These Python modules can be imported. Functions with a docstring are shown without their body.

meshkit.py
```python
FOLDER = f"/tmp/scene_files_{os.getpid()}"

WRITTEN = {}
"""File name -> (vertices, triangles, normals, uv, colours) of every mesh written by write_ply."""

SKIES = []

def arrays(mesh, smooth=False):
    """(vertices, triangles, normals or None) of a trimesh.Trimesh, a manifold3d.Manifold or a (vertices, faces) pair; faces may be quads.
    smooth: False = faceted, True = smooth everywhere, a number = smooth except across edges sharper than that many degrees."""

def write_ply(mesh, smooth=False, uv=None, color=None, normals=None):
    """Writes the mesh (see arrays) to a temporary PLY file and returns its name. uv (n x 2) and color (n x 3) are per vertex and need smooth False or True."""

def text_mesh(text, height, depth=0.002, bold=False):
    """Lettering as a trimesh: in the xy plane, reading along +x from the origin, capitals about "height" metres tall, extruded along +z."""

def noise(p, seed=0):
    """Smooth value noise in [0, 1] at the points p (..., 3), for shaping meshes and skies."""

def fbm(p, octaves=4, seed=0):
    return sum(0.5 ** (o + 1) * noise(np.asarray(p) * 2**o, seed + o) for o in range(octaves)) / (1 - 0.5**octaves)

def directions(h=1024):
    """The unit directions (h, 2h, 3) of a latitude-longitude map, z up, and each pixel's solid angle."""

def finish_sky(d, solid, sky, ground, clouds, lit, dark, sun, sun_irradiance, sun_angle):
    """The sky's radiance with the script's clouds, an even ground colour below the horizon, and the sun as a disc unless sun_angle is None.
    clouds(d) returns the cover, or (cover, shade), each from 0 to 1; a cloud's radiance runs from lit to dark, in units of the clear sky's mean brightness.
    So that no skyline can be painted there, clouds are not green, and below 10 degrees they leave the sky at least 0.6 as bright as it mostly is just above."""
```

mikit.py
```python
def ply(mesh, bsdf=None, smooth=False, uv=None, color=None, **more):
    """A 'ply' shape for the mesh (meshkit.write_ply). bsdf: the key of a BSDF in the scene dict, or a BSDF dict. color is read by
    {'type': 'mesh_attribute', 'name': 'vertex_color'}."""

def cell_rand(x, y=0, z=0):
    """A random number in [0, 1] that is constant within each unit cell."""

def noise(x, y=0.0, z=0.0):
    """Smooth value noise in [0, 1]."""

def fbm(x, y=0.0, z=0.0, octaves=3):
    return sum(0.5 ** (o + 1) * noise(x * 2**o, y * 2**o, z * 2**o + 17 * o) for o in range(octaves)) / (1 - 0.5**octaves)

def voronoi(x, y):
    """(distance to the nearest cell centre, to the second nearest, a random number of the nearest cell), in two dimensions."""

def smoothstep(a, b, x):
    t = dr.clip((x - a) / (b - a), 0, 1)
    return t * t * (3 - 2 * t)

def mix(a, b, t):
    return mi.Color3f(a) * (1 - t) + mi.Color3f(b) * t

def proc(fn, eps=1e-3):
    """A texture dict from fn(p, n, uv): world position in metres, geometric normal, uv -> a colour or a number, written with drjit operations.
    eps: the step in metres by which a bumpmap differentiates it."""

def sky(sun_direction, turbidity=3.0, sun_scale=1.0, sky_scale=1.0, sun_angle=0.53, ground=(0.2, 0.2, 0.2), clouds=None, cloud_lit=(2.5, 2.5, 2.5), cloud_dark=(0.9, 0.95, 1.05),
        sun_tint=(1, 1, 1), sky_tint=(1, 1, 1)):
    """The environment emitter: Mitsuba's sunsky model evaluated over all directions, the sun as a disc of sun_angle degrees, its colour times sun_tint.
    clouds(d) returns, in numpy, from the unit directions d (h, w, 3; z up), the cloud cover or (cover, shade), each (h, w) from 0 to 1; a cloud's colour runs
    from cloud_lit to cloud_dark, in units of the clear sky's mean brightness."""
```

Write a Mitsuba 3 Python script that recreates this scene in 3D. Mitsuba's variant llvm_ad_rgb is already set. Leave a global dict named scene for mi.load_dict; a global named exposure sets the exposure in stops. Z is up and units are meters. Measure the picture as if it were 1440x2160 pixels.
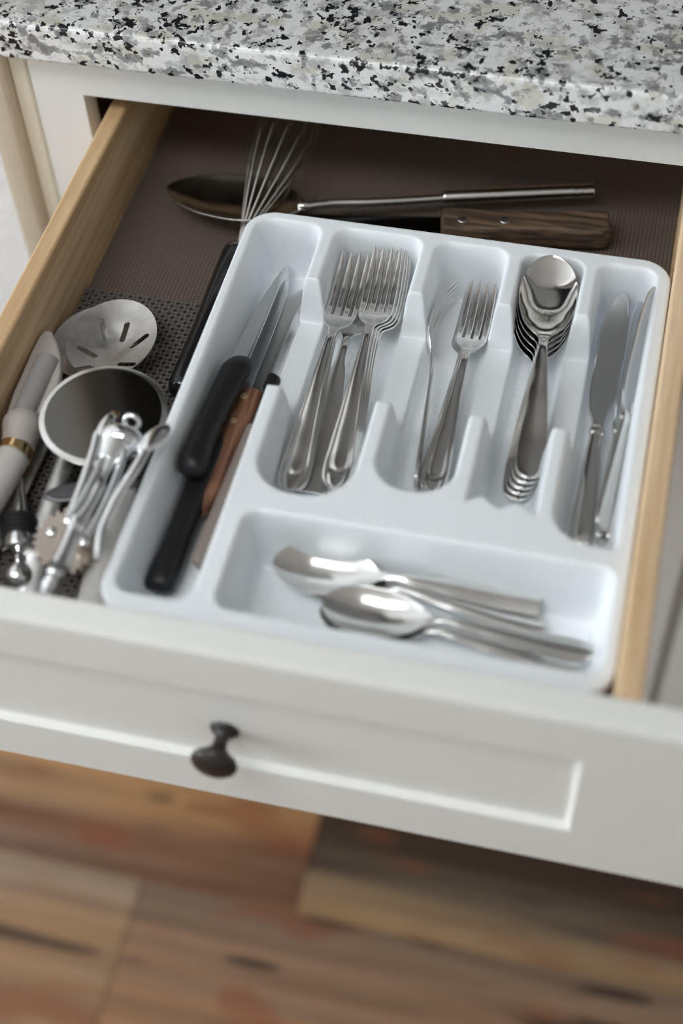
import math, random
import numpy as np, trimesh, drjit as dr, mitsuba as mi, mikit
import shapely
from shapely.geometry import Polygon, Point, box as sbox
from scipy.interpolate import PchipInterpolator as Pchip
from scipy.ndimage import gaussian_filter
from scipy.spatial import cKDTree
from mikit import proc, noise, fbm, voronoi, smoothstep, mix, cell_rand

random.seed(4); rng = np.random.default_rng(4)
T = mi.ScalarTransform4f
scene, labels = {'type': 'scene'}, {}

# ------------------------------------------------------------------ camera, light, exposure
exposure = -0.95
YAW, PITCH, ROLL = np.radians([-16.1412, 52.4445, 3.5794])
_f = np.array([math.sin(YAW) * math.cos(PITCH), math.cos(YAW) * math.cos(PITCH), -math.sin(PITCH)])
_r = np.array([math.cos(YAW), -math.sin(YAW), 0.0]); _d = np.cross(_f, _r)
_down = -math.sin(ROLL) * _r + math.cos(ROLL) * _d
CAM = np.array([0.1728, -0.784, 1.49])
scene['camera'] = {'type': 'thinlens', 'fov': 2 * math.degrees(math.atan(720 / 3080)), 'fov_axis': 'x',
                   'aperture_radius': 0.0115, 'focus_distance': 0.955, 'near_clip': 0.05, 'far_clip': 50.0,
                   'to_world': T().look_at(origin=CAM.tolist(), target=(CAM + _f).tolist(), up=(-_down).tolist())}
WINDOW_LIGHT = (11.0, 12.2, 13.2)
CEILING_FILL = (13.0, 13.4, 13.6)          # fill from the added unseen ceiling panel; WINDOW_LIGHT above is daylight in the panes
ROOM = dict(x0=-3000, x1=2400, y0=-2900, y1=640, h=2500)

# ------------------------------------------------------------------ helpers (all meshes in millimetres)
def add(key, mesh, bsdf, smooth=35, to_world=None, **more):
    if isinstance(mesh, list): mesh = trimesh.util.concatenate(mesh)
    m = mesh.copy(); m.apply_scale(0.001)
    d = mikit.ply(m, bsdf, smooth=smooth, **more)
    if to_world is not None: d['to_world'] = to_world
    scene[key] = d
    return d
def again(key, d, to_world):
    scene[key] = {**d, 'to_world': to_world}
def tag(key, label=None, category=None, group=None, kind=None):
    labels[key] = {k: v for k, v in dict(label=label, category=category, group=group, kind=kind).items() if v}
def num(name, i): return name if i == 0 else f'{name}_{i:03d}'
def mat(m):
    m = np.array(m, float).copy(); m[:3, 3] *= 0.001
    return T(m.tolist())
def pose(e, t, roll=0.0, length=None):
    """Local frame: +y runs from e to t, +z up. Everything in millimetres."""
    e, t = np.array(e, float), np.array(t, float)
    y = t - e; n = np.linalg.norm(y); y /= n
    x = np.cross(y, [0, 0, 1.0]); x /= np.linalg.norm(x); z = np.cross(x, y)
    c, s = math.cos(math.radians(roll)), math.sin(math.radians(roll))
    k = 1.0 if length is None else n / length
    m = np.eye(4); m[:3, 0] = (c * x - s * z) * k; m[:3, 1] = y * k; m[:3, 2] = (s * x + c * z) * k; m[:3, 3] = e
    return mat(m)
def fixed(m):
    if m.volume < 0: m.invert()
    return m
def cbox(x0, x1, y0, y1, z0, z1, c=1.0):
    """Box with chamfered edges."""
    if c <= 0:
        b = trimesh.creation.box((x1 - x0, y1 - y0, z1 - z0)); b.apply_translation(((x0 + x1) / 2, (y0 + y1) / 2, (z0 + z1) / 2)); return b
    lo, hi, pts = np.array([x0, y0, z0], float), np.array([x1, y1, z1], float), []
    for a in np.ndindex(2, 2, 2):
        p = np.where(a, hi, lo); s = np.where(a, -1, 1)
        for k in range(3):
            q = p + s * c; q[k] = p[k]; pts.append(q)
    return trimesh.convex.convex_hull(np.array(pts))
def loft(rings, cap=True, start=True):
    rings = np.asarray(rings, float); n, m, _ = rings.shape
    v = rings.reshape(-1, 3); i = np.arange(n - 1)[:, None] * m; j = np.arange(m)[None]; k = (j + 1) % m
    f = np.concatenate([np.stack([i + j, i + k, i + m + k], -1).reshape(-1, 3), np.stack([i + j, i + m + k, i + m + j], -1).reshape(-1, 3)])
    if cap:
        v = np.vstack([v, rings[0].mean(0), rings[-1].mean(0)]); a = np.arange(m); b = (a + 1) % m
        f = np.vstack([f] + ([np.stack([b, a, a * 0 + n * m], 1)] if start else []) + [np.stack([a + (n - 1) * m, b + (n - 1) * m, a * 0 + n * m + 1], 1)])
    return fixed(trimesh.Trimesh(v, f, process=False))
def tube(path, r, sides=12, smooth_n=0, flat=1.0):
    p = np.asarray(path, float); r = np.broadcast_to(np.asarray(r, float), len(p)).copy()
    if smooth_n:
        t = np.r_[0, np.cumsum(np.linalg.norm(np.diff(p, axis=0), axis=1))]; s = np.linspace(0, t[-1], smooth_n)
        r = Pchip(t, r)(s); p = Pchip(t, p)(s)
    tan = np.gradient(p, axis=0); tan /= np.linalg.norm(tan, axis=1, keepdims=True)
    n0 = np.cross(tan[0], [0.01, 0.02, 1.0]); n0 /= np.linalg.norm(n0); rings = []
    a = np.linspace(0, 2 * np.pi, sides, endpoint=False)
    for q, tt, rr in zip(p, tan, r):
        n0 = n0 - tt * (n0 @ tt); n0 /= np.linalg.norm(n0); b = np.cross(tt, n0)
        rings.append(q + rr * (np.cos(a)[:, None] * n0 + flat * np.sin(a)[:, None] * b))
    return loft(rings)
def lathe_y(profile, sides=32):
    """(y, r) pairs turned about the local y axis."""
    a = np.linspace(0, 2 * np.pi, sides, endpoint=False)
    return loft([np.stack([r * np.cos(a), a * 0 + y, r * np.sin(a)], 1) for y, r in profile])
def pc(pairs):
    a = np.array(pairs, float); f = Pchip(a[:, 0], a[:, 1]); lo, hi = a[0, 0], a[-1, 0]
    return lambda y: f(np.clip(y, lo, hi))
def ends(a, b, n, e0=True, e1=True):
    """n stations from a to b, crowded towards rounded ends."""
    t = np.linspace(0, 1, n)
    if e0 and e1: t = (1 - np.cos(np.pi * t)) / 2
    elif e0: t = 1 - np.cos(np.pi * t / 2)
    elif e1: t = np.sin(np.pi * t / 2)
    return a + (b - a) * t
def strip(ys, xl, xr, zc, th, D=None, ell=False, m=17):
    """A long flat (or oval) bar: per station y its left and right edge, top height and thickness; D(y, u) shapes the top across."""
    u = -np.cos(np.pi * np.linspace(0, 1, m)); rings = []
    bc = lambda v: v(ys) if callable(v) else np.broadcast_to(np.asarray(v, float), ys.shape)
    for y, a, b, z, t in zip(ys, bc(xl), bc(xr), bc(zc), bc(th)):
        x = (a + b) / 2 + u * (b - a) / 2; hw = max((b - a) / 2, 1e-4)
        if ell:
            e = np.sqrt(np.maximum(0, 1 - u * u)); top, bot = z + t / 2 * e, z - t / 2 * e
        else:
            r = t / 2; s = np.minimum((1 - np.abs(u)) * hw, r); off = r - np.sqrt(np.maximum(0, r * r - (r - s) ** 2))
            d = D(y, u) if D else 0.0
            top, bot = z + d - off, z + d - t + off
        rings.append(np.concatenate([np.stack([x, x * 0 + y, top], 1), np.stack([x, x * 0 + y, bot], 1)[-2:0:-1]]))
    return loft(rings)
def extrude(poly, z0, z1):
    m = trimesh.creation.extrude_polygon(poly, z1 - z0, engine='earcut'); m.apply_translation((0, 0, z0)); return m
def sphere(c, r, sub=3, s=(1, 1, 1)):
    m = trimesh.creation.icosphere(subdivisions=sub, radius=1.0); m.apply_scale(np.array(s) * r); m.apply_translation(c); return m

# ------------------------------------------------------------------ materials
def rgb(*c): return {'type': 'rgb', 'value': list(c)}
def princ(color, rough=0.4, metal=0.0, spec=0.5, **kw):
    d = {'type': 'principled', 'base_color': rgb(*color) if isinstance(color, tuple) else color, 'metallic': metal, **kw}
    d['roughness'] = rough
    if metal < 0.5: d['specular'] = spec
    return d
def two(d): return {'type': 'twosided', 'bsdf': d}
def bump(d, fn, scale=1.0, eps=1e-4): return {'type': 'bumpmap', 'arbitrary': {**proc(fn, eps=eps)}, 'scale': scale, 'bsdf': d}
B = scene
B['white_paint'] = two(princ((.70, .695, .665), .42))
B['cream_paint'] = two(princ((.68, .63, .52), .5))
B['trim_paint'] = two(princ((.53, .46, .36), .5))
B['added_cabinet_grey'] = two(princ((.20, .20, .20), .45))  # dark tone of the added wall cabinets, gives the steel something dark to reflect
B['back_paint'] = two(princ((.45, .45, .45), .7))
B['ceiling_paint'] = two(princ((.86, .86, .85), .8))
B['room_paint'] = two(princ((.74, .74, .73), .7))
def wall_relief(p, n, uv): return 0.0012 * fbm(p.x * 160, p.y * 160, p.z * 160, octaves=2)
B['wall_paint'] = two(bump(princ((.76, .765, .77), .75), wall_relief, eps=8e-4))
B['dark_inside'] = two(princ((.12, .095, .07), .7))

def granite(p, n, uv):
    x, y, z = p.x + .31, p.y + .17, p.z + .07
    w1 = (fbm(x * 500, y * 500, z * 500, octaves=2) - .5) * .0026; w2 = (fbm(x * 500 + 9, y * 500, z * 500 + 5, octaves=2) - .5) * .0026
    x, y, z = x + w1, y + w2, z + w2 - w1
    a = fbm(x * 150, y * 150, z * 150, octaves=3)
    c = mix((.45, .45, .43), (.77, .77, .76), smoothstep(.30, .56, a))
    c = mix(c, (.52, .51, .40), .6 * smoothstep(.58, .72, fbm(x * 75 + 7, y * 75, z * 75, octaves=2)))
    h = fbm(x * 150 + 3, y * 150 + 8, z * 150, octaves=3)
    c = mix(c, mix((.34, .335, .33), (.15, .15, .155), smoothstep(.6, .70, h)), .85 * smoothstep(.555, .605, h))
    k = fbm(x * 210 + 21, y * 210 + 4, z * 210 + 2, octaves=3) + .24 * (fbm(x * 60, y * 60 + 30, z * 60, octaves=2) - .5)
    return mix(c, (.012, .013, .016), smoothstep(.612, .642, k)) * (.94 + .12 * noise(x * 2000, y * 2000, z * 2000))
B['granite'] = two(princ(proc(granite), .16, spec=.5))

def maple(p, n, uv):
    g = fbm(p.x * 260, p.y * 9, p.z * 260, octaves=3); w = fbm(p.x * 40 + 3, p.y * 3, p.z * 40, octaves=2)
    f = noise(p.x * 1500, p.y * 60, p.z * 1500)
    c = mix((.52, .335, .175), (.76, .57, .37), smoothstep(.25, .75, .6 * w + .4 * g))
    return c * (.92 + .12 * f)
B['maple'] = two(princ(proc(maple), .42))
def maple_x(p, n, uv):
    g = fbm(p.x * 9, p.y * 260, p.z * 260, octaves=3)
    return mix((.46, .28, .13), (.64, .44, .25), smoothstep(.3, .7, g))
B['maple_back'] = two(princ(proc(maple_x), .45))

def plank_tone(off, near, far, a, b):
    """Multi-strip laminate: a nearer and a farther tone within each board, grain along x."""
    def fn(p, n, uv):
        x, y = p.x + off, p.y
        t = (y + 1.2965) / .18; v = t - dr.floor(t)
        y = y + off * .37 + .012 * fbm(x * 3, y * 6, off, octaves=2)
        wob = fbm(x * 2.2, y * 20, off, octaves=3) - .5
        c = mix(near, far, smoothstep(a, b, v + .55 * wob))
        g = fbm(x * 4.5, y * 75, off, octaves=4); fine = noise(x * 30, y * 600)
        c = mix(c, (.20, .15, .11), .40 * smoothstep(.50, .68, fbm(x * 1.3 + 31, y * 26 + 7, off, octaves=3)))
        c = c * (.52 + .92 * g) * (.94 + .12 * fine)
        k = fbm(x * 10 + 4, y * 34, off, octaves=2)
        c = mix(c, (.20, .06, .026), .6 * smoothstep(.62, .76, k))
        return mix(c, (.03, .017, .011), .8 * smoothstep(.70, .80, fbm(x * 8 + 40, y * 40, off, octaves=2)))
    return fn
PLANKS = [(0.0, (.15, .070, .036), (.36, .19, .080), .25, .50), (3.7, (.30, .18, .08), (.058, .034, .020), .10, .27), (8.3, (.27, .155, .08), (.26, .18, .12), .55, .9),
          (13.1, (.26, .135, .068), (.18, .115, .075), .5, .85), (17.9, (.21, .115, .06), (.26, .17, .09), .3, .7)]
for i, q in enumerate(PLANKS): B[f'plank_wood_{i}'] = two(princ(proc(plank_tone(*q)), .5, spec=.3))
def tray_mottle(p, n, uv): return mix((.745, .775, .80), (.77, .80, .82), noise(p.x * 60, p.y * 60, p.z * 60))
B['tray_plastic'] = two(princ(proc(tray_mottle), .33, spec=.5))
def steel_rough(p, n, uv): return .13 + .10 * fbm(p.x * 150, p.y * 50, p.z * 150, octaves=3)
B['steel'] = two(princ((.80, .79, .77), proc(steel_rough), 1.0))
B['mirror_steel'] = two(princ((.84, .83, .81), .06, 1.0))
def worn_rough(p, n, uv): return .24 + .22 * fbm(p.x * 120, p.y * 120, p.z * 120, octaves=3)
def worn_color(p, n, uv): return mix((.58, .575, .565), (.80, .79, .78), fbm(p.x * 190, p.y * 190, p.z * 190, octaves=3))
B['worn_steel'] = two(princ(proc(worn_color), proc(worn_rough), 1.0))
def blade_rough(p, n, uv): return .2 + .12 * fbm(p.x * 300, p.y * 40, p.z * 300, octaves=2)
B['blade_steel'] = two(princ((.66, .67, .68), proc(blade_rough), 1.0))
B['chrome'] = two(princ((.88, .89, .90), .05, 1.0))
B['dark_mirror'] = two(princ((.15, .145, .135), .10, 1.0))
B['brown_steel'] = two(princ((.42, .36, .31), .2, 1.0))
B['dark_steel'] = two(princ((.10, .10, .105), .22, 1.0))
B['gold'] = two(princ((.80, .58, .28), .18, 1.0))
B['brass'] = two(princ((.62, .47, .27), .45, .6))
B['copper'] = two(princ((.62, .42, .26), .2, 1.0))
B['black_plastic'] = two(princ((.010, .010, .011), .42, spec=.35))
B['gloss_black'] = two(princ((.010, .010, .011), .12))
B['rubber'] = two(princ((.011, .011, .012), .6))
B['knob_bronze'] = two(princ((.018, .014, .012), .33))
B['greige_plastic'] = two(princ((.43, .39, .36), .45))
B['pale_plastic'] = two(princ((.55, .53, .50), .45))
B['clear_plastic'] = {'type': 'principled', 'base_color': rgb(.86, .86, .87), 'roughness': .18, 'spec_trans': .72, 'eta': 1.3}
def old_wood(p, n, uv):
    g = fbm(p.x * 30, p.y * 420, p.z * 420, octaves=3)
    return mix((.045, .028, .018), (.155, .095, .058), smoothstep(.3, .75, g))
B['dark_wood'] = two(princ(proc(old_wood), .6))
def red_wood(p, n, uv):
    g = fbm(p.x * 500, p.y * 40, p.z * 300, octaves=3)
    return mix((.13, .055, .03), (.27, .13, .078), smoothstep(.3, .75, g))
B['red_wood'] = two(princ(proc(red_wood), .5))
B['grey_wood'] = two(princ((.24, .20, .175), .5))
B['liner_back'] = two(princ((.155, .118, .095), .75))
B['liner_front'] = two(princ((.120, .105, .095), .75))
B['liner_hole'] = two(princ((.015, .013, .012), .8))

# ------------------------------------------------------------------ the room
R = ROOM
def wall(key, m, bsdf):
    add(key, m, bsdf, smooth=False); tag(key, kind='structure')
add('floor', cbox(R['x0'], R['x1'], R['y0'], R['y1'], -30, -9, 0), 'dark_inside', smooth=False); tag('floor', kind='structure')
plank = cbox(0, 1220, 0, 180, -9, 0, .8)
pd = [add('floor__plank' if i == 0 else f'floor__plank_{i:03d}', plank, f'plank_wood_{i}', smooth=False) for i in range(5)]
n = 0
joints = {0: -70, -1: -240}
for row in range(-15, 5):
    y = -217 + 180 * row + .5
    if y + 180 > R['y1'] + 1 or y < R['y0'] - 100: continue
    x = joints.get(row, -600 + (row * 377) % 1220) - 3 * 1221
    k = 0
    while x < R['x1'] - 50:
        if x + 1220 > R['x0'] + 5:
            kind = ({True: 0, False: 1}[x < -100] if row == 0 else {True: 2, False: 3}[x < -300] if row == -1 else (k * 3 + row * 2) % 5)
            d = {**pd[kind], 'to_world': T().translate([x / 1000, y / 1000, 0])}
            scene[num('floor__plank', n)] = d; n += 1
        x += 1221; k += 1
wall('ceiling', cbox(R['x0'], R['x1'], R['y0'], R['y1'], R['h'], R['h'] + 60, 0), 'ceiling_paint')
wall('wall_back', cbox(R['x0'], R['x1'], R['y1'], R['y1'] + 80, -30, R['h'], 0), 'back_paint')
wall('wall_right', cbox(R['x1'], R['x1'] + 80, R['y0'], R['y1'], -30, R['h'], 0), 'room_paint')
wall('wall_front', cbox(R['x0'], R['x1'], R['y0'] - 80, R['y0'], -30, R['h'], 0), 'room_paint')
wall('wall_left', cbox(R['x0'], -297, -4, 96, 0, R['h'], 0), 'wall_paint')
add('trim_1', cbox(-299, -276, -7, 40, 0, R['h'], 4), 'trim_paint', smooth=50); tag('trim_1', kind='structure')
# wall to the left of the viewer with its window
WY0, WY1, WZ0, WZ1 = -2500, -600, 700, 2350
X0 = R['x0']
wf = [cbox(X0 - 80, X0, R['y0'], WY0, -30, R['h'], 0), cbox(X0 - 80, X0, WY1, R['y1'], -30, R['h'], 0),
      cbox(X0 - 80, X0, WY0, WY1, -30, WZ0, 0), cbox(X0 - 80, X0, WY0, WY1, WZ1, R['h'], 0)]
add('wall_window_side', wf, 'room_paint', smooth=False); tag('wall_window_side', kind='structure')
fr = [cbox(X0 - 70, X0 + 12, WY0, WY1, WZ0 - 30, WZ0 + 40, 3), cbox(X0 - 70, X0 + 12, WY0, WY1, WZ1 - 40, WZ1 + 30, 3)]
ys_ = np.linspace(WY0, WY1, 4)
for y in ys_: fr.append(cbox(X0 - 70, X0 + 12, y - 30, y + 30, WZ0, WZ1, 3))
add('window_1', fr, 'white_paint', smooth=False); tag('window_1', kind='structure')
for i in range(3):
    g = trimesh.Trimesh([[X0 - 40, ys_[i] + 25, WZ0 + 35], [X0 - 40, ys_[i + 1] - 25, WZ0 + 35], [X0 - 40, ys_[i + 1] - 25, WZ1 - 35], [X0 - 40, ys_[i] + 25, WZ1 - 35]],
                        [[0, 1, 2], [0, 2, 3]])
    add(num('window_1__pane', i), g, 'room_paint', smooth=False, emitter={'type': 'area', 'radiance': rgb(*WINDOW_LIGHT)})

x, y, hx, hy = -500, -1000, 650, 330  # ceiling panel added out of view as overhead fill
add('added_ceiling_fill__frame', [cbox(x - hx, x + hx, y - hy, y - hy + 30, 2470, 2500, 2), cbox(x - hx, x + hx, y + hy - 30, y + hy, 2470, 2500, 2), cbox(x - hx, x - hx + 30, y - hy + 30, y + hy - 30, 2470, 2500, 2), cbox(x + hx - 30, x + hx, y - hy + 30, y + hy - 30, 2470, 2500, 2)], 'room_paint', smooth=False)
add('added_ceiling_fill__diffuser', trimesh.Trimesh([[x - hx + 30, y - hy + 30, 2476], [x + hx - 30, y - hy + 30, 2476], [x + hx - 30, y + hy - 30, 2476], [x - hx + 30, y + hy - 30, 2476]], [[0, 2, 1], [0, 3, 2]]), 'room_paint', smooth=False,
    emitter={'type': 'area', 'radiance': rgb(*CEILING_FILL)})
tag('added_ceiling_fill', 'flush rectangular panel added unseen on the ceiling for overhead fill', 'ceiling light')

# ------------------------------------------------------------------ cabinets and countertop
ct = Polygon([(-15, 898), (620, 898), (620, 928), (-15, 928)]).buffer(-4).buffer(4, quad_segs=6)
m = extrude(ct, -274, 1400); v = m.vertices.copy(); m.vertices = np.stack([v[:, 2], v[:, 0], v[:, 1]], 1); fixed(m)
add('countertop', m, 'granite', smooth=40); tag('countertop', 'speckled white, grey and black granite countertop slab above the open drawer', 'countertop')

tag('cabinet', 'white painted base cabinet with its cutlery drawer pulled open', 'cabinet')
add('cabinet__face_frame', [cbox(-260, 252, 0, 19, 864, 898, 0), cbox(-260, -223, 0, 19, 100, 864, 0), cbox(224, 252, 0, 19, 100, 864, 0), cbox(-223, 224, 0, 19, 620, 655, 0)], 'white_paint', smooth=False)
add('cabinet__body', [cbox(-258, -242, 19, 620, 100, 897, 0), cbox(236, 251, 19, 620, 100, 897, 0), cbox(-242, 236, 604, 620, 100, 897, 0), cbox(-242, 236, 19, 604, 100, 118, 0),
                      cbox(-242, 236, 19, 604, 880, 897, 0), cbox(-250, 250, 60, 80, 0, 100, 0)], 'dark_inside', smooth=False)
def shaker(x0, x1, z0, z1, yb, yf, rail, zr0=None, zr1=None, depth=6.0, bev=6.0):
    """Frame-and-panel front: front plane at yf (towards the viewer), a bevelled recess."""
    a0, a1, c0, c1 = x0 + rail, min(x1 - rail, 187.5) if x1 < 260 else x1 - rail, (zr0 or z0 + rail), (zr1 or z1 - rail)
    e = 2.0
    def rect(i, y, o=0): return [(x0 + i, y, z0 + i), (x1 - i, y, z0 + i), (x1 - i, y, z1 - i), (x0 + i, y, z1 - i)]
    inner = lambda i, y: [(a0 + i, y, c0 + i), (a1 - i, y, c0 + i), (a1 - i, y, c1 - i), (a0 + i, y, c1 - i)]
    L = [rect(e, yb), rect(0, yb - e), rect(0, yf + e), rect(.6, yf + .6), rect(e, yf), inner(0, yf), inner(.8, yf + .3), inner(bev - 1, yf + depth - .5), inner(bev, yf + depth)]
    vv = np.array(L).reshape(-1, 3); ff = []
    for i in range(len(L) - 1):
        for j in range(4):
            a, b, c, d = 4 * i + j, 4 * i + (j + 1) % 4, 4 * i + 4 + (j + 1) % 4, 4 * i + 4 + j
            ff += [[a, b, c], [a, c, d]]
    k = 4 * (len(L) - 1); ff += [[0, 2, 1], [0, 3, 2], [k, k + 1, k + 2], [k, k + 2, k + 3]]
    return fixed(trimesh.Trimesh(vv, ff, process=False))
add('cabinet__door', shaker(-252, 252, 110, 668, -1, -21, 60), 'white_paint', smooth=25)
add('cabinet__drawer__front_panel', shaker(-252.5, 259.5, 686, 850, -396, -416, 65, 729, 812, 5.0, 4.6), 'white_paint', smooth=25)
def side(x0, x1):
    pr = Polygon([(x0, 770), (x1, 770), (x1, 850), (x0, 850)]); top = sbox(x0, 765, x1, 850).buffer(-2.2).buffer(2.2, quad_segs=5).union(sbox(x0, 765, x1, 800))
    mm = extrude(top, -396, 113); vv = mm.vertices.copy(); mm.vertices = np.stack([vv[:, 0], vv[:, 2], vv[:, 1]], 1); return fixed(mm)
add('cabinet__drawer__side_panel', side(-209.5, -196.5), 'maple', smooth=40)
add('cabinet__drawer__side_panel_001', side(196.5, 210.5), 'maple', smooth=40)
add('cabinet__drawer__back_panel', cbox(-196, 196, 101, 112, 770, 846, 1), 'maple_back', smooth=False)
add('cabinet__drawer__bottom_panel', cbox(-198, 198, -396, 102, 780, 787, 0), 'maple_back', smooth=False)
kn = lathe_y([(-.5, 8), (0, 8.6), (1.5, 8.7), (3, 7.6), (4.5, 5.2), (7, 4.1), (11, 4.0), (14, 5.2), (17, 8.5), (19.5, 12), (21.5, 13.4), (23, 13.6), (25, 12.6), (27, 9.6), (28.3, 5), (28.8, .6)], 40)
add('cabinet__drawer__knob', kn, 'knob_bronze', smooth=True, to_world=pose((-11.8, -410, 762.5), (-11.8, -440, 762.5)))
labels['cabinet__drawer__knob'] = {'label': 'dark bronze round knob'}
# filler strip and caulk between the cabinet and the wall
add('trim_2', cbox(-276, -262.3, 1.5, 19, 100, 897.5, 1.5), 'cream_paint', smooth=False); tag('trim_2', kind='structure')
# wall cabinets added out of view to darken steel reflections and the worktop
tag('added_wall_cabinet', 'unseen dark grey wall cabinet added over the countertop to darken reflections', 'cabinet')
add('added_wall_cabinet__body', cbox(-281, 1400, 300, 640, 1380, 2200, 1), 'added_cabinet_grey', smooth=False)
for i in range(4): add(num('added_wall_cabinet__door', i), shaker(-278 + 420 * i, 138 + 420 * i, 1384, 2196, 300, 280, 60), 'added_cabinet_grey', smooth=25)
# neighbouring cabinet on the right
tag('cabinet_001', 'white base cabinet standing right of the open drawer beyond a narrow gap', 'cabinet')
add('cabinet_001__face_frame', [cbox(253, 300, 0, 19, 100, 898, .6), cbox(660, 700, 0, 19, 100, 898, .6), cbox(300, 660, 0, 19, 864, 898, .6), cbox(300, 660, 0, 19, 620, 680, .6)], 'white_paint', smooth=False)
add('cabinet_001__body', [cbox(253, 268, 19, 620, 100, 897, 0), cbox(690, 700, 19, 620, 100, 897, 0), cbox(268, 690, 604, 620, 100, 897, 0)], 'dark_inside', smooth=False)
add('cabinet_001__door', shaker(262.5, 697, 110, 668, -1, -21, 60), 'white_paint', smooth=25)
add('cabinet_001__drawer', shaker(262.5, 697, 686, 850, -1, -21, 60, 735, 806), 'white_paint', smooth=25)

# ------------------------------------------------------------------ shelf liners
def field(x0, x1, y0, y1, step, fn, base):
    xs, ys = np.arange(x0, x1 + step / 2, step), np.arange(y0, y1 + step / 2, step)
    X, Y = np.meshgrid(xs, ys); Z = fn(X, Y); nx, ny = len(xs), len(ys)
    Z[0], Z[-1], Z[:, 0], Z[:, -1] = base, base, base, base
    i = (np.arange(ny - 1)[:, None] * nx + np.arange(nx - 1)[None]).ravel()
    f = np.vstack([np.stack([i, i + 1, i + nx + 1], 1), np.stack([i, i + nx + 1, i + nx], 1)])
    return trimesh.Trimesh(np.stack([X, Y, Z], -1).reshape(-1, 3), f, process=False)
PB = 2.75
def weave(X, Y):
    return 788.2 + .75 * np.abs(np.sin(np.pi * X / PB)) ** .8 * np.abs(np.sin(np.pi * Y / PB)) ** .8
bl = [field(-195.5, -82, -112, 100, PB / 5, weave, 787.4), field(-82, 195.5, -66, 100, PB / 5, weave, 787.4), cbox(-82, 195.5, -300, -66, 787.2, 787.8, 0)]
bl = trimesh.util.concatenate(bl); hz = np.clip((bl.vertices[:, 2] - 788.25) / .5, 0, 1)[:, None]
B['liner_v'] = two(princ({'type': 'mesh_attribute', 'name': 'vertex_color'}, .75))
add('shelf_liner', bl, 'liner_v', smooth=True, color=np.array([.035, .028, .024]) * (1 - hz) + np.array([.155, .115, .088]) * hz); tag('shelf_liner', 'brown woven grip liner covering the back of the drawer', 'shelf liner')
PF = 3.45
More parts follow.
